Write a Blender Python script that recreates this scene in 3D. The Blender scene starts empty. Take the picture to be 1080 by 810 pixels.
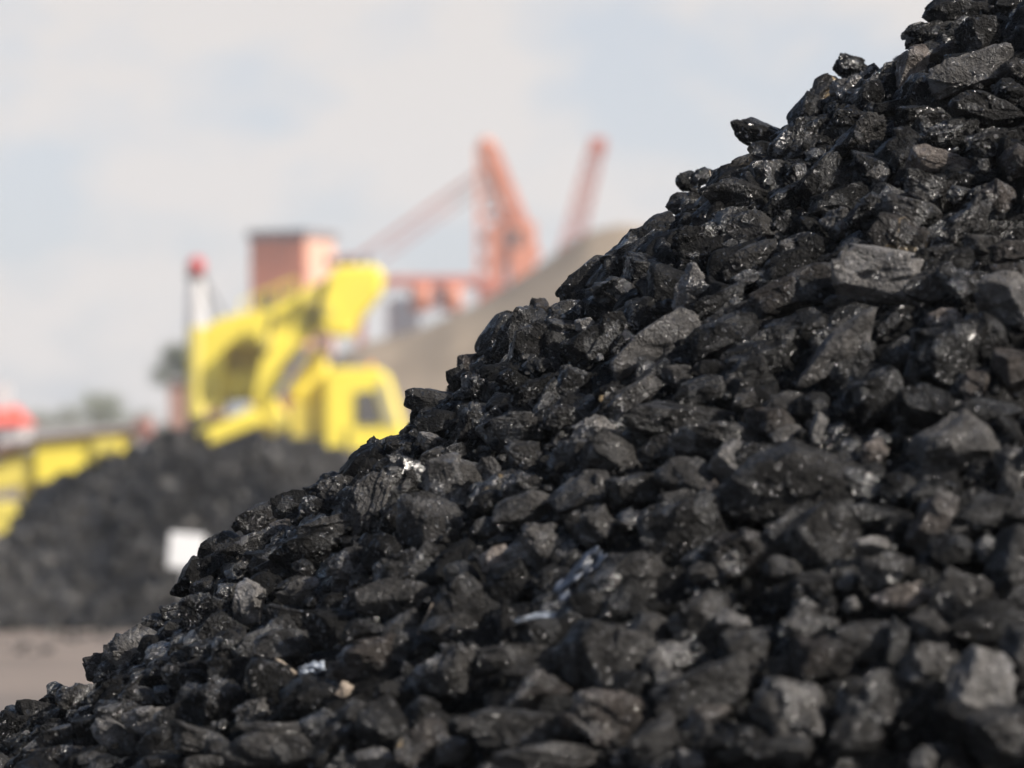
import bpy, math, random
import numpy as np
from mathutils import Vector
rad = math.radians
S = bpy.context.scene
COL = S.collection
CAMZ, HZ, F = 1.5, 448.0, 3000.0            # eye height, horizon row, focal length in photo pixels (1080 wide)

# ------------------------------------------------------------------ camera
cam = bpy.data.cameras.new('camera')
cam.lens = 100; cam.sensor_width = 36; cam.shift_y = (HZ-405)/1080
cam.clip_start = 0.05; cam.clip_end = 6000
cam.dof.use_dof = True; cam.dof.focus_distance = 3.64; cam.dof.aperture_fstop = 3.8
co = bpy.data.objects.new('camera', cam); COL.objects.link(co)
co.location = (0, 0, CAMZ); co.rotation_euler = (rad(90), 0, 0)
S.camera = co

# ------------------------------------------------------------------ sun and sky
SUN_DIR = Vector((0.76, -0.44, 0.70)).normalized()      # towards the sun
el = math.asin(SUN_DIR.z); az = math.atan2(SUN_DIR.x, SUN_DIR.y)
sl = bpy.data.lights.new('sun', 'SUN'); sl.energy = 5.0; sl.angle = rad(0.5); sl.color = (1.0, 0.93, 0.84)
so = bpy.data.objects.new('sun', sl); COL.objects.link(so)
so.rotation_euler = (-SUN_DIR).to_track_quat('-Z', 'Y').to_euler()
W = bpy.data.worlds.new('World'); S.world = W; W.use_nodes = True
nt = W.node_tree; N = nt.nodes; L = nt.links; N.clear()
def nd(t, **k):
    n = N.new(t)
    for a, b in k.items(): setattr(n, a, b)
    return n
sky = nd('ShaderNodeTexSky', sky_type='NISHITA', sun_disc=False, sun_elevation=el, sun_rotation=az,
         altitude=50, air_density=1.0, dust_density=2.0, ozone_density=1.0)
tc = nd('ShaderNodeTexCoord')
mp = nd('ShaderNodeMapping'); mp.inputs['Scale'].default_value = (13, 9, 24); mp.inputs['Location'].default_value = (5.3, 0.4, 2.9)
ns = nd('ShaderNodeTexNoise'); ns.inputs['Scale'].default_value = 1.0; ns.inputs['Detail'].default_value = 4; ns.inputs['Roughness'].default_value = 0.5
rp = nd('ShaderNodeValToRGB'); rp.color_ramp.elements[0].position = 0.42; rp.color_ramp.elements[1].position = 0.60
rp.color_ramp.elements[0].color = (0.0,)*3+(1,); rp.color_ramp.elements[1].color = (1,)*3+(1,)
veil = nd('ShaderNodeMixRGB'); veil.inputs[0].default_value = 0.80; veil.inputs[2].default_value = (4.15, 4.3, 4.6, 1)   # thin high veil
mx = nd('ShaderNodeMixRGB'); mx.inputs[2].default_value = (4.95, 4.72, 4.58, 1)                                             # soft cumulus
bg = nd('ShaderNodeBackground'); bg.inputs['Strength'].default_value = 0.10
out = nd('ShaderNodeOutputWorld')
L.new(tc.outputs['Generated'], mp.inputs['Vector']); L.new(mp.outputs[0], ns.inputs['Vector']); L.new(ns.outputs['Fac'], rp.inputs[0])
sz = nd('ShaderNodeSeparateXYZ'); L.new(tc.outputs['Generated'], sz.inputs[0])     # the veil thins out overhead
vf = nd('ShaderNodeMapRange'); vf.inputs['From Min'].default_value = 0.15; vf.inputs['From Max'].default_value = 0.27
vf.inputs['To Min'].default_value = 1.0; vf.inputs['To Max'].default_value = 0.0; L.new(sz.outputs[2], vf.inputs['Value'])
vm = nd('ShaderNodeMath', operation='MULTIPLY'); vm.inputs[1].default_value = 0.82; L.new(vf.outputs[0], vm.inputs[0]); L.new(vm.outputs[0], veil.inputs[0])
cm = nd('ShaderNodeMath', operation='MULTIPLY'); L.new(vf.outputs[0], cm.inputs[0]); L.new(rp.outputs[0], cm.inputs[1])
L.new(sky.outputs[0], veil.inputs[1]); L.new(veil.outputs[0], mx.inputs[1]); L.new(cm.outputs[0], mx.inputs[0])
L.new(mx.outputs[0], bg.inputs['Color']); L.new(bg.outputs[0], out.inputs['Surface'])
S.view_settings.view_transform = 'Standard'; S.view_settings.look = 'None'
S.view_settings.gamma = 1; S.view_settings.use_curve_mapping = False
S.view_settings.exposure = 0.65
S.cycles.use_denoising = True
S.cycles.max_bounces = 6

# ------------------------------------------------------------------ helpers
def P(px, py, d): return Vector(((px-540)*d/F, d, CAMZ+(HZ-py)*d/F))
def tag(o, label=None, cat=None, group=None, kind=None):
    if label: o['label'] = label
    if cat: o['category'] = cat
    if group: o['group'] = group
    if kind: o['kind'] = kind
    return o
def empty(name, loc, label, cat, group=None):
    o = bpy.data.objects.new(name, None); COL.objects.link(o); o.location = loc
    o.empty_display_size = 0.2
    return tag(o, label, cat, group)
class MB:
    def __init__(s): s.v = []; s.f = []
    def add(s, vs, fs):
        k = len(s.v); s.v += [tuple(v) for v in vs]; s.f += [tuple(i+k for i in f) for f in fs]; return s
    def hexa(s, p):      # 8 points: 4 bottom ring, 4 top ring
        return s.add(p, [(3,2,1,0),(4,5,6,7),(0,1,5,4),(1,2,6,5),(2,3,7,6),(3,0,4,7)])
    def box(s, x0, x1, y0, y1, z0, z1):
        return s.hexa([(x0,y0,z0),(x1,y0,z0),(x1,y1,z0),(x0,y1,z0),(x0,y0,z1),(x1,y0,z1),(x1,y1,z1),(x0,y1,z1)])
    def bar(s, a, b, w, h=None):
        a, b = Vector(a), Vector(b); h = h or w; t = (b-a).normalized()
        u = t.cross(Vector((0,0,1)) if abs(t.z) < .95 else Vector((0,1,0))).normalized(); v = t.cross(u)
        q = [u*sx*w/2+v*sy*h/2 for sx, sy in ((-1,-1),(1,-1),(1,1),(-1,1))]
        return s.hexa([a+i for i in q]+[b+i for i in q])
    def prism(s, pts, y0, y1):   # pts: (x, z) outline
        n = len(pts)
        area = sum(pts[i][0]*pts[(i+1)%n][1]-pts[(i+1)%n][0]*pts[i][1] for i in range(n))
        if area < 0: pts = pts[::-1]
        vs = [(x, y0, z) for x, z in pts]+[(x, y1, z) for x, z in pts]
        return s.add(vs, [tuple(range(n)), tuple(range(2*n-1, n-1, -1))]+[(i+n, (i+1)%n+n, (i+1)%n, i) for i in range(n)])
    def tube(s, a, b, r0, r1=None, n=12):
        a, b = Vector(a), Vector(b); r1 = r0 if r1 is None else r1; t = (b-a).normalized()
        u = t.cross(Vector((0,0,1)) if abs(t.z) < .95 else Vector((0,1,0))).normalized(); v = t.cross(u)
        vs = [a+(u*math.cos(6.28319*i/n)+v*math.sin(6.28319*i/n))*r0 for i in range(n)]
        vs += [b+(u*math.cos(6.28319*i/n)+v*math.sin(6.28319*i/n))*r1 for i in range(n)]
        return s.add(vs, [(i, (i+1)%n, (i+1)%n+n, i+n) for i in range(n)]+[tuple(range(n-1,-1,-1)), tuple(range(n, 2*n))])
    def ball(s, c, r, sz=1.0, n=14, m=9):
        vs = [(c[0]+r*math.sin(math.pi*j/m)*math.cos(2*math.pi*i/n), c[1]+r*math.sin(math.pi*j/m)*math.sin(2*math.pi*i/n), c[2]+r*sz*math.cos(math.pi*j/m)) for j in range(m+1) for i in range(n)]
        return s.add(vs, [(j*n+i, (j+1)*n+i, (j+1)*n+(i+1)%n, j*n+(i+1)%n) for j in range(m) for i in range(n)])
    def build(s, name, mat, parent=None, bevel=0, smooth=False):
        me = bpy.data.meshes.new(name); o = None
        org = Vector(parent.matrix_world.translation) if parent is not None and parent.matrix_world.translation.length else (world_loc(parent) if parent else Vector((0,0,0)))
        me.from_pydata([tuple(Vector(v)-org) for v in s.v], [], s.f); me.validate(); me.materials.append(mat)
        o = bpy.data.objects.new(name, me); COL.objects.link(o)
        if parent is not None: o.parent = parent
        if smooth: me.shade_smooth()
        if bevel:
            b = o.modifiers.new('b', 'BEVEL'); b.width = bevel; b.segments = 2; b.limit_method = 'ANGLE'
        return o
def world_loc(o):
    v = Vector((0,0,0))
    while o is not None: v += o.location; o = o.parent
    return v
def grid_mesh(name, X, Y, Z, mat, smooth=True):
    r, c = X.shape
    me = bpy.data.meshes.new(name)
    vs = np.stack([X, Y, Z], -1).reshape(-1, 3)
    i = np.arange(r*c).reshape(r, c)
    q = np.stack([i[:-1,:-1], i[:-1,1:], i[1:,1:], i[1:,:-1]], -1).reshape(-1, 4)
    fast_mesh(me, vs, q); me.materials.append(mat)
    o = bpy.data.objects.new(name, me); COL.objects.link(o)
    return o
def fast_mesh(me, vs, fs):
    n, k = fs.shape
    me.vertices.add(len(vs)); me.vertices.foreach_set('co', vs.astype(np.float32).ravel())
    me.loops.add(n*k); me.loops.foreach_set('vertex_index', fs.astype(np.int32).ravel())
    me.polygons.add(n); me.polygons.foreach_set('loop_start', np.arange(0, n*k, k, dtype=np.int32))
    me.update(calc_edges=True); me.shade_smooth()

# vectorised noise
_pr = np.random.RandomState(5)
PT = _pr.rand(4096)
def _h(i, j, k): return PT[((i*73856093) ^ (j*19349663) ^ (k*83492791)) & 4095]
def vnoise(p):
    i = np.floor(p).astype(np.int64); f = p-i; f = f*f*(3-2*f)
    x, y, z = i[...,0], i[...,1], i[...,2]; fx, fy, fz = f[...,0], f[...,1], f[...,2]
    def l(a, b, t): return a+(b-a)*t
    return l(l(l(_h(x,y,z), _h(x+1,y,z), fx), l(_h(x,y+1,z), _h(x+1,y+1,z), fx), fy),
             l(l(_h(x,y,z+1), _h(x+1,y,z+1), fx), l(_h(x,y+1,z+1), _h(x+1,y+1,z+1), fx), fy), fz)*2-1
def fbm(p, o=4, g=.5):
    a, s, r = 1.0, 0.0, 0.0
    for _ in range(o): r = r+a*vnoise(p); s += a; p = p*2.03+17.3; a *= g
    return r/s
def ico(level):
    import bmesh
    b = bmesh.new(); bmesh.ops.create_icosphere(b, subdivisions=level, radius=1)
    v = np.array([x.co[:] for x in b.verts]); f = np.array([[x.index for x in q.verts] for q in b.faces]); b.free()
    return v/np.linalg.norm(v, axis=1)[:,None], f
ICO = {k: ico(k) for k in (2, 3, 4, 5, 6)}       # create_icosphere(subdivisions=k)

# ------------------------------------------------------------------ materials
def material(name, base, rough=.6, metal=0, var=.12, scale=3.0, spec=.5, bump=0.0):
    m = bpy.data.materials.new(name); m.use_nodes = True; t = m.node_tree; n = t.nodes; l = t.links
    b = n['Principled BSDF']; b.inputs['Roughness'].default_value = rough; b.inputs['Metallic'].default_value = metal
    b.inputs['Specular IOR Level'].default_value = spec
    tc = n.new('ShaderNodeTexCoord'); no = n.new('ShaderNodeTexNoise'); no.inputs['Scale'].default_value = scale; no.inputs['Detail'].default_value = 6
    l.new(tc.outputs['Object'], no.inputs['Vector'])
    r = n.new('ShaderNodeValToRGB'); r.color_ramp.elements[0].position = .3; r.color_ramp.elements[1].position = .7
    r.color_ramp.elements[0].color = tuple(c*(1-var) for c in base)+(1,); r.color_ramp.elements[1].color = tuple(min(1, c*(1+var)) for c in base)+(1,)
    l.new(no.outputs['Fac'], r.inputs[0]); l.new(r.outputs[0], b.inputs['Base Color'])
    if bump:
        bp = n.new('ShaderNodeBump'); bp.inputs['Strength'].default_value = bump; bp.inputs['Distance'].default_value = .05
        l.new(no.outputs['Fac'], bp.inputs['Height']); l.new(bp.outputs[0], b.inputs['Normal'])
    return m

def coal_material(name, island=False, far=False):
    """coal: dark base, patchy gloss, fine fracture bump, grey mineral dust and ochre stain from the object colour"""
    m = bpy.data.materials.new(name); m.use_nodes = True; t = m.node_tree; n = t.nodes; l = t.links
    b = n['Principled BSDF']
    tc = n.new('ShaderNodeTexCoord'); geo = n.new('ShaderNodeNewGeometry'); oi = n.new('ShaderNodeObjectInfo')
    def noise(s, d=5, r=.6, dist=0.0):
        x = n.new('ShaderNodeTexNoise'); x.inputs['Scale'].default_value = s; x.inputs['Detail'].default_value = d
        x.inputs['Roughness'].default_value = r; x.inputs['Distortion'].default_value = dist
        l.new(geo.outputs['Position'], x.inputs['Vector']); return x
    def math_(op, a, bb, clamp=False):
        x = n.new('ShaderNodeMath'); x.operation = op; x.use_clamp = clamp
        for i, q in enumerate((a, bb)):
            if isinstance(q, (int, float)): x.inputs[i].default_value = q
            elif q is not None: l.new(q, x.inputs[i])
        return x.outputs[0]
    def ramp(src, p0, p1, c0=0.0, c1=1.0):
        x = n.new('ShaderNodeMapRange'); x.inputs['From Min'].default_value = p0; x.inputs['From Max'].default_value = p1
        x.inputs['To Min'].default_value = c0; x.inputs['To Max'].default_value = c1; l.new(src, x.inputs['Value']); return x.outputs[0]
    def mixc(f, a, c):
        x = n.new('ShaderNodeMixRGB')
        for i, q in enumerate((f, a, c)):
            if isinstance(q, (int, float)): x.inputs[i].default_value = q
            elif isinstance(q, tuple): x.inputs[i].default_value = q
            else: l.new(q, x.inputs[i])
        return x.outputs[0]
    sp = n.new('ShaderNodeSeparateColor'); l.new(oi.outputs['Color'], sp.inputs[0])
    if island:
        tone = ramp(geo.outputs['Random Per Island'], 0, 1, 0.0, 0.46)
        tone = math_('MULTIPLY', tone, tone); warm = 0.05; stain = ramp(geo.outputs['Random Per Island'], .97, 1.0)
        gl = ramp(geo.outputs['Random Per Island'], .2, .5)
    else:
        tone = math_('POWER', sp.outputs[0], 1.9); gl = sp.outputs[1]; warm = sp.outputs[2]; stain = oi.outputs['Alpha']
    n1 = noise(38, 6, .62, .3); n2 = noise(150, 5, .7); n3 = noise(14, 3, .5, .6); n4 = noise(420, 3, .7)
    # ash-grey dust in patches, more of it on paler pieces
    dust = ramp(n1.outputs['Fac'], .42, .66)
    dark = mixc(n3.outputs['Fac'], (.0016, .0016, .0017, 1), (.0050, .0050, .0050, 1))
    greyc = mixc(warm, (.108, .107, .105, 1), (.130, .110, .097, 1))
    amount = math_('MULTIPLY', tone, ramp(n1.outputs['Fac'], .32, .62, .30, 1.3), True)
    col = mixc(amount, dark, greyc)
    fleck = math_('MULTIPLY', ramp(n2.outputs['Fac'], .60, .70), ramp(tone, 0, 1, .07, .8))
    col = mixc(fleck, col, (.28, .265, .235, 1))
    st = math_('MULTIPLY', stain, ramp(noise(26, 5, .6, .8).outputs['Fac'], .60, .68), True)
    col = mixc(st, col, (.27, .20, .11, 1))
    if far:   # weathered heap: ashy and dusty patches a metre or so across, paler stones here and there
        big = noise(.9, 5, .6); col = mixc(ramp(big.outputs['Fac'], .44, .62, .05, .55), col, (.075, .070, .064, 1))
        col = mixc(ramp(geo.outputs['Random Per Island'], .955, .99, 0, .8), col, (.16, .15, .135, 1))
    l.new(col, b.inputs['Base Color'])
    # gloss: bright coal facets against dull ones
    vo = n.new('ShaderNodeTexVoronoi'); vo.inputs['Scale'].default_value = 48; l.new(geo.outputs['Position'], vo.inputs['Vector'])
    vs = n.new('ShaderNodeSeparateColor'); l.new(vo.outputs['Color'], vs.inputs[0])
    facet = ramp(vs.outputs[0], .55, .9)
    rg = math_('ADD', ramp(n3.outputs['Fac'], .35, .65, .36, .56), math_('MULTIPLY', dust, .15))
    rg = math_('SUBTRACT', rg, math_('MULTIPLY', facet, math_('MULTIPLY', gl, .30)), True)
    l.new(rg, b.inputs['Roughness']); l.new(math_('ADD', math_('MULTIPLY', facet, math_('MULTIPLY', gl, .85)), .09), b.inputs['Specular IOR Level'])
    # bump: cracks, bedding, fine grain
    vc = n.new('ShaderNodeTexVoronoi'); vc.feature = 'DISTANCE_TO_EDGE'; vc.inputs['Scale'].default_value = 46
    wv = n.new('ShaderNodeMapping'); l.new(geo.outputs['Position'], wv.inputs['Vector'])
    ad = n.new('ShaderNodeVectorMath'); ad.operation = 'MULTIPLY_ADD'; ad.inputs[1].default_value = (.03,)*3
    l.new(n1.outputs['Color'], ad.inputs[0]); l.new(geo.outputs['Position'], ad.inputs[2]); l.new(ad.outputs[0], vc.inputs['Vector'])
    crack = ramp(vc.outputs['Distance'], 0, .06)
    crack = math_('MAXIMUM', crack, ramp(n3.outputs['Fac'], .45, .5))
    vp = n.new('ShaderNodeTexVoronoi'); vp.inputs['Scale'].default_value = 170; l.new(ad.outputs[0], vp.inputs['Vector'])
    h = math_('ADD', math_('MULTIPLY', n1.outputs['Fac'], .75), math_('MULTIPLY', n2.outputs['Fac'], .50))
    h = math_('ADD', h, math_('MULTIPLY', vp.outputs['Distance'], math_('MULTIPLY', ramp(gl, 0, 1, .15, .60), 1.0)))
    h = math_('ADD', h, math_('MULTIPLY', n4.outputs['Fac'], .22)); h = math_('ADD', h, math_('MULTIPLY', crack, .22))
    bp = n.new('ShaderNodeBump'); bp.inputs['Strength'].default_value = .85; bp.inputs['Distance'].default_value = .0075
    l.new(h, bp.inputs['Height']); l.new(bp.outputs[0], b.inputs['Normal'])
    # tiny bright cleavage faces, each tilted its own way
    vg = n.new('ShaderNodeTexVoronoi'); vg.inputs['Scale'].default_value = 330; l.new(ad.outputs[0], vg.inputs['Vector'])
    vs2 = n.new('ShaderNodeSeparateColor'); l.new(vg.outputs['Color'], vs2.inputs[0])
    lim = math_('SUBTRACT', .965, math_('MULTIPLY', gl, math_('MULTIPLY', ramp(n1.outputs['Fac'], .45, .6), .33)))
    gm = math_('GREATER_THAN', vs2.outputs[2], lim)
    tl = n.new('ShaderNodeVectorMath'); tl.operation = 'SUBTRACT'; l.new(vg.outputs['Color'], tl.inputs[0]); tl.inputs[1].default_value = (.5, .5, .5)
    t2 = n.new('ShaderNodeVectorMath'); t2.operation = 'SCALE'; l.new(tl.outputs[0], t2.inputs[0]); l.new(math_('MULTIPLY', gm, 1.1), t2.inputs['Scale'])
    t3 = n.new('ShaderNodeVectorMath'); t3.operation = 'ADD'; l.new(t2.outputs[0], t3.inputs[0]); l.new(bp.outputs[0], t3.inputs[1])
    t4 = n.new('ShaderNodeVectorMath'); t4.operation = 'NORMALIZE'; l.new(t3.outputs[0], t4.inputs[0]); l.new(t4.outputs[0], b.inputs['Normal'])
    rm = n.new('ShaderNodeMixRGB'); l.new(gm, rm.inputs[0]); l.new(rg, rm.inputs[1]); rm.inputs[2].default_value = (.2, .2, .2, 1); l.new(rm.outputs[0], b.inputs['Roughness'])
    s0 = b.inputs['Specular IOR Level'].links[0].from_socket; l.new(math_('ADD', s0, math_('MULTIPLY', gm, .6)), b.inputs['Specular IOR Level'])
    return m
COAL = coal_material('coal'); COAL_LOOSE = coal_material('loose_coal', True); COAL_FAR = coal_material('weathered_coal', True, True)

# ------------------------------------------------------------------ ground
def ground_material():
    m = material('yard_ground', (.165, .13, .105), .9, bump=.4, scale=1.2, var=.18); t = m.node_tree; n = t.nodes; l = t.links
    b = n['Principled BSDF']; old = b.inputs['Base Color'].links[0].from_socket
    geo = n.new('ShaderNodeNewGeometry'); sx = n.new('ShaderNodeSeparateXYZ'); l.new(geo.outputs['Position'], sx.inputs[0])
    no = n.new('ShaderNodeTexNoise'); no.inputs['Scale'].default_value = .55; no.inputs['Detail'].default_value = 5; l.new(geo.outputs['Position'], no.inputs['Vector'])
    ad = n.new('ShaderNodeMath'); ad.operation = 'MULTIPLY_ADD'; l.new(no.outputs['Fac'], ad.inputs[0]); ad.inputs[1].default_value = 3.0; l.new(sx.outputs[1], ad.inputs[2])
    mr = n.new('ShaderNodeMapRange'); mr.inputs['From Min'].default_value = 16.2; mr.inputs['From Max'].default_value = 17.6; mr.inputs['To Min'].default_value = 1; mr.inputs['To Max'].default_value = 0
    l.new(ad.outputs[0], mr.inputs['Value'])
    mx = n.new('ShaderNodeMixRGB'); l.new(mr.outputs[0], mx.inputs[0]); l.new(old, mx.inputs[1]); mx.inputs[2].default_value = (.085, .075, .068, 1)   # coal dust trodden in round the heap
    wv = n.new('ShaderNodeTexWave'); wv.bands_direction = 'Y'; wv.inputs['Scale'].default_value = .35; wv.inputs['Distortion'].default_value = 3; wv.inputs['Detail'].default_value = 3
    mpp = n.new('ShaderNodeMapping'); mpp.inputs['Scale'].default_value = (.12, 1, 1); l.new(geo.outputs['Position'], mpp.inputs['Vector']); l.new(mpp.outputs[0], wv.inputs['Vector'])
    wr = n.new('ShaderNodeMapRange'); wr.inputs['From Min'].default_value = .6; wr.inputs['To Max'].default_value = .55; l.new(wv.outputs['Fac'], wr.inputs['Value'])
    m2 = n.new('ShaderNodeMixRGB'); l.new(wr.outputs[0], m2.inputs[0]); l.new(mx.outputs[0], m2.inputs[1]); m2.inputs[2].default_value = (.095, .078, .066, 1)   # wheel tracks
    l.new(m2.outputs[0], b.inputs['Base Color'])
    return m
g = MB(); g.add([(-3000,-60,0),(3000,-60,0),(3000,5000,0),(-3000,5000,0)], [(0,1,2,3)])
tag(g.build('ground', ground_material()), 'bare trodden earth of the coal yard', None, None, 'structure')

# ------------------------------------------------------------------ near heap
AX, AY, AZ, SL = 0.947, 4.0, 2.357, 0.762    # apex of the heap and the slope of its sides
def cone_z(x, y): return AZ-SL*math.hypot(x-AX, y-AY)
def surf_depth(px, py):
    """distance at which the sight line of that pixel meets the heap (or passes closest to it)"""
    best, bd = -9, AY
    d = 1.0
    while d < 4.6:
        p = P(px, py, d); e = cone_z(p.x, p.y)-p.z
        if e > 0: return d, True
        if e > best: best, bd = e, d
        d += .01
    return bd, False
# core of the heap: fine slack coal between the lumps
rr = np.linspace(0, 1, 150)**0.8*3.15; th = np.linspace(0, 2*np.pi, 420)
R_, T_ = np.meshgrid(rr, th, indexing='ij')
X = AX+R_*np.cos(T_); Y = AY+R_*np.sin(T_); Z = np.maximum(AZ-SL*R_-.055, -.02)
nn = fbm(np.stack([X*14, Y*14, Z*14], -1), 4, .6); Z = Z+nn*.02; Z[0] = Z[0].mean()
core = grid_mesh('slack_coal', X, Y, Z, COAL_LOOSE)
tag(core, 'fine black slack coal showing in gaps between the lumps of the near heap', 'coal', None, 'stuff')

def shape(level, kind, rng):
    D, Fc = ICO[level]
    if kind in 'bsl':
        base = np.array([[1,0,0],[-1,0,0],[0,1,0],[0,-1,0],[0,0,1],[0,0,-1]], float)
        nr = np.vstack([base+rng.normal(0, .13, (6,3)), rng.normal(0, 1, (7,3))])
        hh = np.concatenate([rng.uniform(.78, 1, 6), rng.uniform(.86, 1.12, 7)]); pw = 50
    elif kind == 'g':
        nr = rng.normal(0, 1, (18,3)); hh = rng.uniform(.75, 1.08, 18); pw = 22
    else:
        nr = rng.normal(0, 1, (15,3)); hh = rng.uniform(.76, 1.05, 15); pw = 22
    nr /= np.linalg.norm(nr, axis=1)[:,None]
    dt = np.maximum(D@nr.T, 0)/hh
    r = np.minimum((dt**pw).sum(1)**(-1/pw), 1.35)
    p = D*r[:,None]
    # chipped facets: cells whose faces tilt a little
    for K, amp in ((22, .04), (80, .014)):
        if kind == 'r': amp *= .75
        if kind == 'g': amp *= 1.8
        c = rng.normal(0, 1, (K,3)); c /= np.linalg.norm(c, axis=1)[:,None]
        dd = (D+.07*np.stack([vnoise(D*4+s) for s in (1.3, 7.7, 13.1)], -1))@c.T; k = dd.argmax(1)
        tilt = rng.normal(0, 1.3, (K,3)); off = rng.normal(0, .8, K)
        p = p*(1+amp*(off[k]+((D-c[k])*tilt[k]).sum(1)*2.2))[:,None]
    if kind == 'l':      # bedding planes standing out as ledges
        ax = np.array([.25, .2, 1.0])+rng.normal(0, .15, 3); ax /= np.linalg.norm(ax)
        h = p@ax*rng.uniform(5, 8)+fbm(p*1.7+rng.rand()*50, 2)*.9; st = PT[(np.floor(h).astype(int)*77) & 4095]; fr = h-np.floor(h)
        lat = p-np.outer(p@ax, ax); p = p+lat*((st-.5)*.17-.05*np.exp(-(fr/.12)**2))[:,None]
    s = rng.rand()*90
    a1, a2 = {'r': (.06, .010), 'b': (.04, .012), 's': (.03, .010), 'g': (.09, .045), 'l': (.04, .016)}[kind]
    p = p*(1+a1*fbm(p*2.3+s, 3)+a2*(1-2*np.abs(fbm(p*7.5+s, 3)))+a2*.5*fbm(p*19+s, 2))[:,None]
    q, _ = np.linalg.qr(rng.normal(0, 1, (3,3)))
    if kind in 'rg': p = p@q
    else:
        a = rng.uniform(-.5, .5); c_, s_ = math.cos(a), math.sin(a); p = p@np.array([[c_,s_,0],[-s_,c_,0],[0,0,1]])
        a = rng.uniform(-.35, .35); c_, s_ = math.cos(a), math.sin(a); p = p@np.array([[1,0,0],[0,c_,s_],[0,-s_,c_]])
    lo, hi = p.min(0), p.max(0)
    return (p-(lo+hi)/2)/((hi-lo)/2), Fc

def oriented(p, sx, sy, sz, ang, rng):
    """scale: x long axis in the picture plane, z across it, y towards the viewer; then turn by ang"""
    p = p*np.array([sx, sy, sz])
    a = rad(ang); c_, s_ = math.cos(a), math.sin(a)
    return np.stack([p[:,0]*c_-p[:,2]*s_, p[:,1], p[:,0]*s_+p[:,2]*c_], -1)

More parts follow.
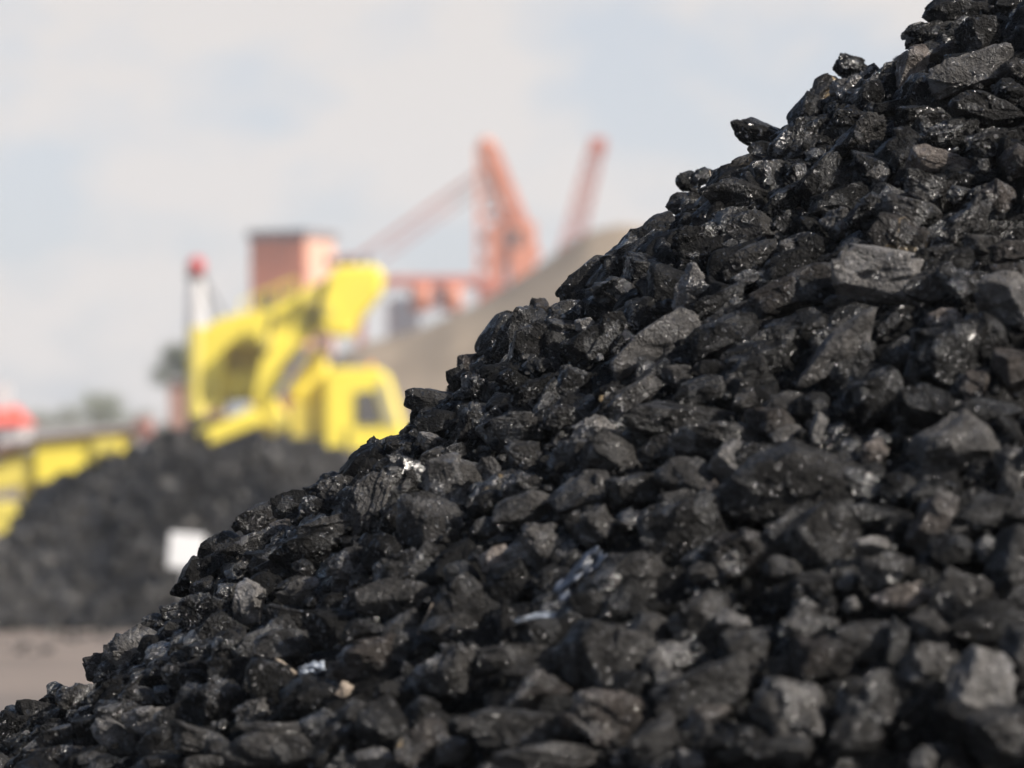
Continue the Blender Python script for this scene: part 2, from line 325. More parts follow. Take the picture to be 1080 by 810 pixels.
# lumps of the near heap: place in the photograph, length, width, turn, kind, paleness, tint | phrase
LUMP_TEXT = """
1009 12 62 30 5 r .2|top lump at the very peak of the silhouette
1069 8 36 26 0 r .2
1036 39 46 38 10 b .2|blocky lump under the peak
982 34 54 24 15 g .15
1077 43 20 34 90 r .3
1024 75 82 34 20 s .7|wide grey slab below the peak
963 71 46 30 72 b .85 p|upright pale lump with a dark notch
996 57 32 20 20 g .5 p
900 72 38 26 -15 g .15
869 93 32 24 40 r .35 y
897 96 38 28 10 g .75
850 120 40 26 55 r .1
918 101 34 24 60 r .05
938 113 32 14 10 s .6
970 99 37 31 5 b .05
1040 118 70 33 -10 r .25|dark oval lump under the wide slab
1072 71 24 28 60 g .5
1068 98 28 34 90 r .1
971 125 48 26 5 l .1
1002 141 54 25 12 g .25
991 168 60 29 4 r .75 p|bun-shaped lump with a pale crust
951 161 52 45 20 r .08|round black lump left of the bun-shaped one
904 146 62 30 35 g .45
900 124 36 26 -10 g .15
1047 153 46 32 25 g .25
1076 172 32 38 60 r .5 y|ochre-stained lump on the right edge
1035 175 19 16 0 r .4
802 141 56 26 -14 r .15|overhanging slug-shaped lump on the skyline
804 157 28 16 10 r .3
832 151 38 32 40 b .12
786 175 48 19 22 r .3 y
724 191 21 20 0 r .1|small black knob on the skyline
742 188 28 20 20 g .2
764 184 24 18 10 g .25
722 214 36 24 22 r .35
778 211 70 38 -6 r .25|broad smooth boulder under the skyline knob
752 228 44 32 15 r .2
693 243 38 30 20 r .35
794 239 50 29 5 b .4
827 212 46 22 38 l .12
866 195 60 34 50 l .12|leaning layered lump with streaked face
838 187 32 24 20 g .25
891 157 26 18 30 g .6
855 239 23 19 0 r .4
885 236 36 31 20 g .5
844 262 42 28 8 g .55|glistening lump like a bread roll
771 260 19 15 0 r .35
737 251 52 28 18 g .15
684 264 58 27 10 r .2
885 212 60 24 16 s .05
826 237 22 18 -30 b .2
796 271 48 24 22 r .35
918 229 46 38 30 g .2
925 186 30 22 60 g .65
978 200 50 26 -25 l .4|ridged lump sloping down to the right
958 223 58 28 -20 b .4
1009 187 30 24 10 r .1
1011 203 24 16 10 r .35 y
1051 208 38 34 20 g .5 p
1023 235 52 30 42 g .4|craggy upright lump left of the ochre stain
953 254 66 42 -22 b .35 y|smooth brown lump with ochre patch on top
933 295 100 58 -10 s .95|largest pale grey slab with a flat speckled face
888 318 34 18 -10 r .55
994 271 32 27 30 g .3
1034 258 34 22 5 r .45
1066 266 40 22 0 l .5 y|ochre-banded lump by the right edge
1062 287 36 18 0 r .3 y
1018 305 58 42 -15 g .2
1064 322 70 56 -30 r .75|big pale boulder cut by the right edge
979 303 46 30 20 b .45
862 293 52 24 12 s .3
858 307 46 28 0 r .15
906 261 32 22 10 r .25
530 357 52 40 38 r .3|domed lump on the skyline over the coal steps
496 382 26 18 15 r .5 p|small tan chip on the skyline
482 400 24 23 30 b .3
457 423 52 25 3 r .35|flat loaf-shaped lump jutting from the skyline
508 413 40 42 0 g .15|rough round lump with a small round boss
562 369 52 42 80 b .12 y|angular lump with a yellow mineral streak
596 350 40 25 -10 b .4
618 344 20 18 20 b 1|small shining white-grey cube of coal
630 362 66 35 35 b .15|tilted block with a thin white vein
600 330 38 25 10 g .5
567 328 28 24 50 r .4 p
620 297 60 30 36 r .3
655 311 46 42 30 g .4
632 326 28 20 0 r .1
565 417 58 33 40 l .06
606 411 40 38 60 l .08
596 392 16 13 20 b .95
693 368 94 42 33 s .7|long grey slab tilted up to the right
649 413 24 16 15 b .5 p
638 421 12 10 20 b 1 y|tiny golden chip
540 402 28 26 30 r .06
671 418 56 24 32 l .5
624 452 42 23 15 g 1|sparkling pale lump above the middle
552 452 54 36 20 l .4|contorted lump with curling layers
521 442 24 22 50 l .3
498 449 42 28 70 l .25|upright lump with vertical grooves
462 447 42 25 10 r .08
593 441 36 27 10 g .25
668 272 58 30 15 r .3
686 306 30 27 -40 b .45
736 308 46 42 70 g .95|lump with bright broken facets
780 282 36 28 20 b .4
786 294 28 16 20 r .55
826 281 52 24 22 r .06
834 309 92 36 20 s .3 p|long brownish slab left of the largest slab
787 331 38 25 20 r .3
760 317 54 18 28 l .06
704 323 32 15 10 r .3
764 355 66 38 15 r .05
805 377 76 34 20 s .06|broad black slab in deep shade
782 397 54 30 20 r .06
842 350 60 36 20 b .06
714 397 30 23 0 r .5
748 389 26 19 10 r .35
785 422 26 25 0 g .45|round beady lump among black slabs
740 415 54 30 15 r .06
884 370 98 32 42 r .7|long pale rod-shaped lump leaning right
826 429 42 25 20 r .4
936 343 32 14 38 b .65
996 339 38 26 10 g .8 p|small pale lump with glittering crest
1001 380 62 70 10 b .1|tall black block in shade under the crest
1040 357 48 40 -30 r .12 p
950 373 36 30 20 r .25
964 388 32 16 78 b .5 p
904 395 26 15 78 b .75
900 433 15 14 0 g 1
862 452 30 14 68 b .95|short pale finger-shaped piece
1029 405 36 29 20 r .6 p
1070 392 42 42 0 r .5 p
924 418 50 44 20 b .06
1040 438 62 30 -5 r .06
972 430 42 52 70 b .04
1010 474 88 66 15 r .6|heavy grey boulder with sunlit shoulders
922 476 30 24 50 b .65 p
844 506 156 70 6 r .3|biggest dark boulder with a smooth back
844 458 13 11 0 r 1
850 430 42 28 0 r .06
1072 490 34 40 80 l .55
1063 460 36 42 90 r .08
719 443 104 30 -6 s .25
763 465 100 38 -11 g .4|lump strewn with glints left of a pale wedge
690 447 50 32 10 r .2
700 479 46 36 15 g .25
647 478 56 42 -8 r .45|round brown-grey ball in the middle
675 460 32 20 -20 b .45
775 490 46 42 60 b .9|pale grey wedge leaning on a boulder
726 504 60 40 -10 r .4
752 523 30 28 60 g .55 p
815 445 50 28 -10 r .4 p
830 459 34 20 8 r .8
633 517 32 32 0 r .6
667 516 48 30 15 b .3
664 551 36 27 20 g .25
722 557 86 52 20 b .25|big dark boulder below the strewn glints
715 526 36 18 10 r .55
632 559 42 40 20 g .5
822 516 34 24 70 r .45
787 529 38 22 10 r .35
778 541 17 11 0 r .6
852 536 24 15 -10 r .6 y
830 564 56 34 36 b .35
782 584 64 46 -12 g .3 p
663 601 62 36 15 g .55
866 567 66 62 50 b .3|square lump with bead-like glints
654 573 13 13 0 b .8
742 603 32 20 10 r .5
826 601 38 25 -20 r .4
983 553 62 34 65 b .55 p|leaning oblong block with a reddish end
919 575 36 19 -8 r .9|small pale loaf near the leaning block
935 601 50 33 15 g .55
920 545 62 24 -4 r .08
955 628 62 27 0 g .95 p|row of pinkish shining nubs
1014 629 54 46 -20 b .55
1010 560 44 26 25 r .55
1042 541 62 30 15 r .3
1068 507 36 28 80 l .6
1038 579 27 19 80 r .65
1004 583 46 38 0 r .06
1070 601 80 50 80 r .35
857 622 40 30 0 b .3
893 612 27 19 10 r .3
873 643 27 17 68 g .8
897 638 17 17 0 g 1|tiny bright glinting nub
1075 546 24 34 90 r .4
985 517 52 30 10 r .08
951 515 40 30 10 r .05
851 646 32 27 -20 g .5
1050 648 54 30 10 r .2
216 651 46 44 0 g .12|round glossy black lump like crumpled foil
184 647 28 20 10 g .7
167 660 34 23 -28 g .35
147 683 58 42 -22 b .8|big pale-topped block on the skyline
104 703 28 27 5 b .4|small square block on the skyline
189 688 21 18 0 b .55
196 677 30 18 -10 r .04
218 691 44 28 12 l .25
144 712 24 17 10 b .6
122 731 42 28 35 b .1
165 712 36 24 30 b .08
84 738 40 36 30 g .5|crinkled glittering lump near the foot
62 731 24 22 0 r .08
40 751 42 20 -12 s .35
18 767 40 35 -10 b .12|black block at the foot of the skyline
51 739 18 11 0 r .2
154 761 41 28 8 b .9|pale five-sided lump near the foot
124 753 48 22 12 g .35
120 777 44 27 -28 l .75|striped lump with wood-like grain
66 781 46 26 12 s .35
60 800 58 24 5 g .25 y
22 783 32 13 55 b .7
98 803 31 19 0 r .4
200 748 46 30 85 b .1
224 745 54 48 60 g .3
151 733 34 18 -5 r .4
211 785 64 28 -18 l .45|plank-like slab sloping down right
165 785 38 32 20 r .07
195 713 42 30 0 g .3
178 704 40 20 10 r .1
218 806 44 18 5 b .6
175 806 40 18 0 r .3
262 637 44 27 84 b 1|upright pale lump split from shade by a jagged edge
302 653 46 22 -10 l .25
298 683 54 33 8 b .35|smooth brick-like lump under the striped one
244 691 52 46 20 g .3
284 719 43 41 0 b .12|squarish black lump with an orange speck
386 699 74 44 10 g .45 p|knobbly brownish lump
322 738 54 40 30 r .06
265 749 36 23 0 g .6
291 788 94 46 -3 s .5|wide dull slab at the bottom edge
378 757 40 34 0 r .45
402 764 46 46 20 r .25|smooth dark egg-shaped lump
371 770 20 13 10 r .9 y
350 786 46 32 45 r .15
396 804 40 27 0 r .85
445 785 52 36 35 b .45 y|wedge with a patchy cream face
447 712 34 30 0 g .5
480 706 56 52 60 g .5|cinder-like lump full of pits
413 732 34 26 0 r .3
440 751 32 19 20 r .35
424 665 42 27 36 b .45
384 668 40 29 12 r .1|smooth black oval pebble of coal
353 664 50 36 0 r .12
336 652 32 17 0 r .35
232 790 32 22 10 r .35
480 646 48 36 -20 b .25
473 668 54 34 10 r .3
553 694 86 27 2 l .5|low layered slab with shelf-like ledges
555 711 56 20 0 r .4
563 731 66 37 17 g .45 p
555 769 96 37 -2 s .4|wide flat lump near the bottom middle
584 668 66 28 0 s .06
546 672 11 12 80 b 1
533 660 50 13 88 l .2
630 695 74 72 40 r .3|bulky round-shouldered boulder
641 757 84 50 -8 g .6 p|rough lump spotted with cream
573 802 98 32 5 r .5
668 682 30 40 80 r .5
490 765 32 19 5 r .5
476 790 38 27 20 r .4
670 728 40 36 0 r .07
446 753 34 30 60 r .3
460 554 76 54 -14 r .4|large rounded oval lump with cracked skin
435 595 54 37 10 g .3
416 629 78 34 8 r .45
374 597 52 40 20 g .5
345 561 62 25 18 l .5
320 599 22 17 -20 b .85
524 591 36 27 20 b 1 p|bright cream lump with half in shade
487 607 35 28 0 r .08
536 612 40 36 20 b .06
572 579 50 56 60 g .65|speckled tan lump catching glints
492 635 46 42 60 b .3
656 614 84 50 18 g .45|craggy lump with two bright beads
620 640 40 30 10 r .1
316 624 42 22 28 g .75
391 535 68 42 84 l .6|tall grooved block with a cross crack
357 520 38 36 10 b .45
313 533 46 28 0 r .15
272 546 48 24 14 s .25 p
336 538 38 24 -15 g .15
236 580 46 32 24 r .3
270 578 60 32 24 g .4|shiny knuckle-shaped lump on the skyline
299 558 36 20 -12 r .4 p
325 579 72 30 18 r .06
288 604 40 27 12 r .06
306 616 28 14 10 g .5
205 613 42 30 60 r .12
216 622 26 30 90 r .3
371 572 19 11 10 r .6
406 586 42 40 0 r .05
386 490 56 30 32 r .1
416 474 34 26 20 r .1
414 500 32 30 10 g .35
480 510 60 54 -5 b .6|square lump crossed by dark cracks
433 505 48 42 0 g .35
518 499 34 21 -62 b .65|short upright chip beside the cracked lump
553 512 46 33 10 g .35
424 473 32 24 5 r .25
455 466 30 16 -22 b .9|pale triangular flake
458 484 38 20 20 r .45
480 476 26 16 30 l .3
553 479 38 25 0 b .35
553 536 62 29 24 r .55
511 558 27 23 0 r .35
520 531 38 27 10 r .1
612 479 46 27 0 b .45
616 523 64 44 12 r .45
622 561 44 40 0 g .5
590 501 26 20 60 l .3
420 551 38 32 30 r .08
501 588 15 14 0 g .9
740 651 60 40 42 l .45
773 656 34 26 0 r .65
785 681 42 34 10 b .45
685 671 42 40 60 r .5
706 693 52 28 10 g .75
745 726 100 44 27 s .4|smooth sloping slab with a bluish lower edge
749 757 40 29 15 r .6 y|cream-coloured nugget under the sloping slab
833 753 74 64 -20 g .75|big round glistening boulder
707 722 31 29 0 g .55
691 778 52 28 40 b .5
728 803 26 25 0 g 1
824 704 27 23 0 b .5
852 661 56 40 10 g .55
866 693 52 40 0 b .35 p
778 788 60 42 0 r .05
822 792 62 26 5 r .3
748 786 40 25 85 r .4
912 676 52 36 12 r .4
945 681 50 20 80 b .15
986 667 52 28 -42 r .45
978 701 58 44 30 g .65
1036 722 64 60 70 b .95|pale egg-like boulder at the lower right
915 743 60 50 30 g .45
1073 690 54 32 85 r .4
1056 775 64 56 0 r .45
902 776 50 36 10 r .3
973 803 30 25 80 r .75
1035 666 60 36 15 r .12
1010 760 50 40 0 r .06
"""
LUMPS = []
for ln in LUMP_TEXT.strip().splitlines():
    left, _, nm = ln.partition('|'); q = left.split()
    LUMPS.append(dict(x=float(q[0]), y=float(q[1]), w=float(q[2]), h=float(q[3]), a=float(q[4]), k=q[5], t=float(q[6]), c=q[7] if len(q) > 7 else '', n=nm.strip()))
order = sorted(LUMPS, key=lambda e: (not e['n'], -e['w']*e['h']))
singles = order[:300]; rest = order[300:]
rng = np.random.RandomState(11)
TINT = {'': (.25, 0), 'p': (.9, 0), 'y': (.7, 1.0)}
def lump_geo(e, level, rng, push=0.0):
    d, hit = surf_depth(e['x'], e['y'])
    if not hit:
        m_ = min(e['w'], e['h'])
        for g_ in (.3, .6, .9):
            d2, hit2 = surf_depth(e['x']+.6*g_*m_, e['y']+.8*g_*m_)
            if hit2: d = d2+.015; break
    s = d/F
    sx, sz = e['w']*s/2, e['h']*s/2; sy = min(sx, sz)*rng.uniform(.9, 1.25)
    d = d-.032-(.012 if max(e['w'], e['h']) > 44 else 0)+sy*.75+push+rng.uniform(-.006, .006)
    p, fc = shape(level, e['k'], rng); k_ = 1.22 if max(e['w'], e['h']) > 38 else 1.14
    s2 = d/F/s
    return oriented(p, sx*s2*k_, sy*k_/1.15, sz*s2*k_, e['a'], rng), fc, P(e['x'], e['y'], d)

# ---- labels: a landmark has its own phrase; every other lump is told by its look and by the landmark beside it
def size_word(e):
    a = math.sqrt(e['w']*e['h'])
    return 'large' if a > 56 else 'mid-sized' if a > 38 else 'small' if a > 24 else 'tiny'
def tone_word(e):
    if e['c'] == 'y': return 'ochre-stained'
    t = e['t']
    w = 'jet-black' if t <= .1 else 'black' if t <= .3 else 'dark grey' if t <= .5 else 'grey' if t <= .75 else 'pale grey'
    return ('brownish '+w) if e['c'] == 'p' and t > .1 else w
KIND = {'r': 'rounded', 'b': 'blocky', 's': 'flat', 'l': 'layered', 'g': 'rough glinting'}
def direction(dx, dy):
    a = math.degrees(math.atan2(-dy, dx)) % 360
    return ['right of', 'up and right of', 'above', 'up and left of', 'left of', 'down and left of', 'below', 'down and right of'][int(((a+22.5) % 360)//45)]
def short(n):   # landmark phrase cut to its head
    for stop in (' with ', ' under ', ' below ', ' on the ', ' at the ', ' over ', ' in deep', ' in shade', ' beside ', ' cut by', ' by the', ' full of', ' left of', ' like ', ' leaning ', ' near ', ' split ', ' crossed ', ' among ', ' sloping ', ' spotted ', ' catching ', ' tilted ', ' jutting ', ' in the ', ' above '):
        i = n.find(stop)
        if i > 0: n = n[:i]
    return n
def wc(s): return len(s.split())
marks = [e for e in singles if e['n']]
from collections import Counter
cs = Counter(short(e['n']) for e in marks)
import re
for e in marks:
    e['label'] = e['n'] if 'lump' in e['n'] or 'coal' in e['n'] else re.sub(r'\b(slab|boulder|block|knob|nub|nubs|cube|chip|piece|ball|wedge|loaf|flake|pebble|nugget)\b', r'coal \1', e['n'], count=1)
    if wc(e['label']) < 4: e['label'] = 'single '+e['label']
for e in marks: e['s'] = short(e['n']) if cs[short(e['n'])] == 1 else e['n']
def wc(s): return len(s.split())
used = set(e['label'] for e in marks)
good = [m for m in marks if wc(m['s']) <= 8]
for e in singles:
    if e['n']: continue
    near = sorted(good, key=lambda m: math.hypot(m['x']-e['x'], m['y']-e['y']))
    cands = []
    for j, m in enumerate(near[:6]):
        rel = direction(e['x']-m['x'], e['y']-m['y'])
        for touch in (['next to and '] if False else ['']):
            cands.append((j, '%s %s %s lump %s the %s' % (size_word(e), tone_word(e), KIND[e['k']], rel, m['s'])))
    for j, m in enumerate(near[:5]):
        for tilt in (['leaning up to the right '] if 20 < e['a'] < 60 and e['w'] > e['h']*1.25 else ['leaning down to the right '] if -70 < e['a'] < -12 and e['w'] > e['h']*1.25 else ['upright '] if e['a'] >= 60 and e['w'] > e['h']*1.2 else []):
            rel = direction(e['x']-m['x'], e['y']-m['y'])
            cands.append((j, '%s%s %s %s lump %s the %s' % (tilt, size_word(e), tone_word(e), KIND[e['k']], rel, m['s'])))
    pick = next((c for j, c in cands if c not in used and wc(c) <= 16), None)
    if pick is None: print('NO LABEL', e); pick = '%s %s %s lump among the black coal' % (size_word(e), tone_word(e), KIND[e['k']])
    e['label'] = pick; used.add(pick)

for e in singles:
    lv = 6 if max(e['w'], e['h']) > 44 else 5
    p, fc, loc = lump_geo(e, lv, rng)
    me = bpy.data.meshes.new('coal_lump'); fast_mesh(me, p, fc); me.materials.append(COAL)
    o = bpy.data.objects.new('coal_lump', me); COL.objects.link(o); o.location = loc
    w, st = TINT[e['c']]
    o.color = (e['t'], 1.0 if e['k'] == 'g' else .55 if e['k'] in 'bl' else .35, w, st)
    tag(o, e['label'], 'coal lump', 'coal lumps of the near heap')

# ---- the smaller lumps nobody could count
class Bulk:
    def __init__(s): s.v = []; s.f = []; s.n = 0
    def add(s, p, fc, loc): s.v.append(p+np.array(loc)); s.f.append(fc+s.n); s.n += len(p)
    def build(s, name, mat, parent=None):
        me = bpy.data.meshes.new(name); fast_mesh(me, np.vstack(s.v), np.vstack(s.f)); me.materials.append(mat)
        o = bpy.data.objects.new(name, me); COL.objects.link(o); o.parent = parent; return o
B = Bulk()
for e in rest:
    B.add(*lump_geo(e, 5, rng))
KS = 'rrbblgg'
SKY_LINE = [(0,770),(15,752),(60,730),(100,715),(105,694),(130,690),(140,662),(165,650),(182,634),(205,612),(225,592),(232,572),(265,550),(300,535),(345,514),(360,500),(400,470),(430,440),(440,414),(470,408),(482,390),(503,372),(517,348),(560,338),(577,316),(600,297),(640,284),(682,254),(688,230),(716,216),(724,198),(760,184),(785,170),(806,152),(840,142),(852,118),(872,88),(892,66),(930,56),(982,30),(988,5),(1010,-20)]
def sky_y(x): return float(np.interp(x, [a for a, b in SKY_LINE], [b for a, b in SKY_LINE]))
n = 0
while n < 520:
    x, y = rng.uniform(-20, 1100), rng.uniform(-20, 830)
    if y < sky_y(x)+12: continue
    w = 10+22*rng.rand()**1.5; asp = rng.uniform(.6, .95)
    e = dict(x=x, y=y, w=w, h=w*asp, a=rng.uniform(-20, 60), k=KS[rng.randint(7)])
    B.add(*lump_geo(e, 5 if w > 26 else 4, rng, rng.uniform(.018, .05))); n += 1
for e in singles:       # something for the skyline lumps to rest on
    if surf_depth(e['x'], e['y'])[1]: continue
    for k in range(2):
        w = rng.uniform(14, 20)
        B.add(*lump_geo(dict(x=e['x']+rng.uniform(-2, 24), y=e['y']+rng.uniform(.35, .7)*e['h']+6+6*k, w=w, h=w*.8, a=30, k=KS[rng.randint(7)]), 5, rng, .012))
for (xa, ya), (xb, yb) in zip(SKY_LINE, SKY_LINE[1:]):
    Ln = math.hypot(xb-xa, yb-ya); k = max(1, int(Ln/11))
    for j in range(k):
        for off in (23, 36):
            u = (j+rng.rand())/k; w = rng.uniform(18, 27)
            x = xa+(xb-xa)*u+off*.62; y = ya+(yb-ya)*u+off*.78
            B.add(*lump_geo(dict(x=x, y=y, w=w, h=w*rng.uniform(.65, .9), a=rng.uniform(0, 50), k=KS[rng.randint(7)]), 5, rng, .04))
# a lower layer of bigger lumps, seen only down the gaps
for i in range(500):
    x, y = rng.uniform(-20, 1100), rng.uniform(-20, 830)
    if (y-748)+.756*x < 30: continue
    w = rng.uniform(36, 70)
    e = dict(x=x, y=y, w=w, h=w*rng.uniform(.6, .9), a=rng.uniform(-20, 60), k=KS[rng.randint(7)])
    B.add(*lump_geo(e, 5, rng, rng.uniform(.035, .06)))
# crumbs
n = 0
while n < 1300:
    x, y = rng.uniform(-10, 1090), rng.uniform(-10, 820)
    if y < sky_y(x)+22: continue
    if not surf_depth(x, y)[1]: continue
    w = rng.uniform(4, 10); e = dict(x=x, y=y, w=w, h=w*rng.uniform(.6, .95), a=rng.uniform(-20, 60), k=KS[rng.randint(7)])
    B.add(*lump_geo(e, 3, rng, rng.uniform(.0, .045))); n += 1
# the rest of the heap round about, outside the picture and over the crest
PROTO = [shape(4, KS[i % 7], rng) for i in range(24)]
n = 0
while n < 12000:
    r = 3.1*math.sqrt(rng.rand()); t = rng.uniform(0, 6.2832)
    x, y = AX+r*math.cos(t), AY+r*math.sin(t); z = AZ-SL*r; n += 1
    px, py = 540+F*x/y, HZ-(z-CAMZ)*F/y
    s = rng.uniform(.02, .05)
    if -15 < px < 1095 and -15 < py < 825:
        d, hit = surf_depth(px, py)
        if y < d+.03 and not (hit is False or (py < sky_y(px)+60 and y > d-.15)): continue
        s = min(s*.8, (py-sky_y(px))*y/F*.85)          # nothing from the far flank may stand above the crest line
        if s < .007: continue
    p, fc = PROTO[rng.randint(24)]; q, _ = np.linalg.qr(rng.normal(0, 1, (3,3)))
    B.add((p*np.array([s, s*.8, s*.65]))@q, fc, (x, y, z-.015))
tag(B.build('loose_coal', COAL_LOOSE), 'countless smaller black lumps filling the heap between the larger ones', 'coal', None, 'stuff')

# ------------------------------------------------------------------ bits lying in the coal
PLASTIC = material('dull_plastic_film', (.17, .19, .22), .4, var=.8, scale=60)
BLUEFILM = material('blue_grey_film', (.050, .058, .075), .4, var=.9, scale=70)
WOOD = material('splintered_wood', (.19, .155, .12), .8, var=.4, scale=90)
def scrap(name, x, y, w, h, ang, mat, label, cat, thick=.0015, wav=.006, push=-.012):
    d, _ = surf_depth(x, y); d += push; s = d/F
    nx, nz = 26, 14
    U, V = np.meshgrid(np.linspace(-1, 1, nx), np.linspace(-1, 1, nz), indexing='ij')
    sd = rng.rand()*50
    edge = 1+.28*vnoise(np.stack([U*3+sd, V*0, U*0], -1)); X_ = U*w*s/2*(1+.12*vnoise(np.stack([V*3+sd, V*0+5, U*0], -1))); Z_ = V*h*s/2*edge
    Y_ = wav*fbm(np.stack([U*2.2+sd, V*2, U*0+1], -1), 3)*2-.5*Z_*-1.0
    a = rad(ang); X2 = X_*math.cos(a)-Z_*math.sin(a); Z2 = X_*math.sin(a)+Z_*math.cos(a)
    o = grid_mesh(name, X2, Y_, Z2, mat); o.location = P(x, y, d)
    m = o.modifiers.new('t', 'SOLIDIFY'); m.thickness = thick
    return tag(o, label, cat)
scrap('plastic_scrap', 851, 142, 17, 10, 62, PLASTIC, 'white plastic scrap caught on the skyline beside the slug-shaped lump', 'scrap', wav=.004)
scrap('plastic_scrap', 329, 705, 27, 10, 12, PLASTIC, 'bluish white plastic scrap right of the squarish black lump', 'scrap', wav=.004, push=-.02)
scrap('plastic_scrap', 303, 650, 40, 13, -12, BLUEFILM, 'streaky blue and white plastic strip right of the upright pale lump', 'scrap', wav=.003, push=-.024)
scrap('plastic_scrap', 605, 612, 82, 17, 46, BLUEFILM, 'long bluish crumpled film leaning beside the speckled tan lump', 'scrap', wav=.012, push=-.03)
scrap('plastic_scrap', 577, 651, 68, 9, 6, PLASTIC, 'thin whitish film lying flat on black coal above the layered slab', 'scrap', wav=.004, push=-.03)
scrap('plastic_scrap', 868, 291, 20, 9, -8, PLASTIC, 'small blue-white plastic scrap touching the largest grey slab', 'scrap', wav=.004, push=-.03)
scrap('plastic_scrap', 200, 746, 38, 12, 82, BLUEFILM, 'upright grey-blue plastic strip above the plank-like slab', 'scrap', wav=.004, push=-.03)
def splinter(x, y, w, h, ang, label, push=-.03):
    d, _ = surf_depth(x, y); d += push; s = d/F; p, fc = shape(4, 'l', rng)
    me = bpy.data.meshes.new('wood_splinter'); fast_mesh(me, oriented(p, w*s/2, h*s/3, h*s/2, ang, rng), fc); me.materials.append(WOOD)
    o = bpy.data.objects.new('wood_splinter', me); COL.objects.link(o); o.location = P(x, y, d); tag(o, label, 'splinter')
splinter(301, 703, 30, 6, -36, 'pale wood splinter lying over the squarish black lump')
splinter(363, 728, 19, 15, 60, 'short pale wood chip below the knobbly brownish lump')
def twig(pts, r, label):
    m = MB()
    for a, b in zip(pts, pts[1:]): m.tube(a, b, r, r*.85, 7)
    tag(m.build('twig', WOOD), label, 'twig')
dA = surf_depth(751, 195)[0]-.03
twig([P(748, 180, dA), P(750, 190, dA), P(753, 201, dA), P(754, 206, dA)], .0012, 'thin pale twig standing up behind the broad smooth boulder')
dB = surf_depth(450, 655)[0]-.045
twig([P(456, 636, dB), P(451, 649, dB), P(445, 660, dB), P(441, 669, dB)], .0012, 'thin pale twig leaning over dark lumps near the layered slab')

# ================================================================== background
# ---- the far heap of coal
HP = [(-400, 655), (-60, 605), (0, 566), (18, 548), (32, 517), (60, 501), (124, 478), (163, 458), (195, 449), (215, 459), (240, 468), (270, 466), (300, 461), (345, 467), (372, 487), (430, 530), (560, 640), (610, 666)]
D0 = 23.9
hx = [(a-540)*D0/F for a, b in HP]; hz = [max(0, CAMZ+(HZ-b)*D0/F) for a, b in HP]
gx = np.linspace(hx[0], hx[-1], 260); gy = np.linspace(20.6, 27.4, 110)
GX, GY = np.meshgrid(gx, gy, indexing='ij'); pr = np.interp(GX, hx, hz)
def heap_z(x, y):
    h = np.interp(x, hx, hz)
    t = np.where(y < D0, (y-20.7)/(D0-20.7), (27.3-y)/(27.3-D0))
    return h*np.clip(t*1.0, -.05, 1)
GZ = heap_z(GX, GY); GZ = GZ-.04+.05*fbm(np.stack([GX*1.5, GY*1.5, GZ*0], -1), 4)
GZ = np.where(heap_z(GX, GY) < .02, -.08, GZ)
hp = empty('coal_heap', (-3.0, D0, 0), 'dark heap of coal across the yard behind the trodden earth', 'heap')
hc = grid_mesh('heap_core', GX+3.0, GY-D0, GZ, COAL_FAR); hc.parent = hp
B2 = Bulk(); P3 = [shape(3, KS[i % 7], rng) for i in range(24)]
n = 0
while n < 5200:
    x = rng.uniform(hx[0], hx[-1]); y = rng.uniform(20.6, 25.4); z = float(heap_z(np.array(x), np.array(y)))
    if z < .0: continue
    s = .025+.055*rng.rand()**2.2; p, fc = P3[rng.randint(24)]; q, _ = np.linalg.qr(rng.normal(0, 1, (3,3)))
    B2.add((p*np.array([s, s*.85, s*.7]))@q, fc, (x+3.0, y-D0, max(z-.02, s*.4))); n += 1
for i in range(420):      # spilled pieces on the ground before the heap
    x = rng.uniform(-9, 0); y = 20.7-abs(rng.normal(0, .9)); s = .012+.03*rng.rand()**2; p, fc = P3[rng.randint(24)]
    B2.add(p*np.array([s, s*.85, s*.6]), fc, (x+3.0, y-D0, s*.5))
lo = B2.build('loose_lump', COAL_FAR, hp); lo['kind'] = 'stuff'

WHITE = material('white_board_paint', (.62, .62, .62), .55, var=.04)
bd = 21.25; c = P(194.5, 579, bd)
wb = empty('white_sign_board', (c.x, bd, c.z-.19), 'small square white board stuck in the foot of the far coal heap', 'board')
m = MB(); m.box(c.x-.135, c.x+.13, bd-.012, bd+.012, c.z-.15, c.z+.115); ob = m.build('board', WHITE, wb, bevel=.011)
m = MB(); m.tube((c.x, bd+.03, c.z-.42), (c.x, bd+.03, c.z+.05), .018); m.build('post', material('grey_post', (.35, .34, .32), .6), wb)
wb.rotation_euler = (0, rad(5), rad(8))

# ---- yellow excavator, 60 m away
YEL = material('yellow_machine_paint', (.78, .64, .07), .45, var=.07, scale=1.4)
YELD = material('dull_yellow_paint', (.60, .50, .09), .6, var=.15, scale=1.5)  # darker, duller yellow than the main machine paint
DARK = material('dark_steel', (.045, .040, .038), .6)
RUBBER = material('track_steel', (.06, .05, .045), .8)
GLASS = material('cab_glass', (.09, .085, .08), .12, spec=.6)
GLASSP = material('pale_side_glass', (.42, .38, .22), .2)  # paler, yellowish glass of the side strip
def xz(pts, d): return [(P(a, b, d).x, P(a, b, d).z) for a, b in pts]
DE = 60.0
def pr_(pts, y0, y1, name, mat, parent, bev=.03):
    m = MB(); m.prism(xz(pts, DE), y0, y1); return m.build(name, mat, parent, bevel=bev)
ex = empty('excavator', (P(310, 448, DE).x, DE, 0), 'yellow excavator with raised boom and bucket standing behind the far heap', 'excavator')
x0, x1 = P(206, 0, DE).x, P(425, 0, DE).x
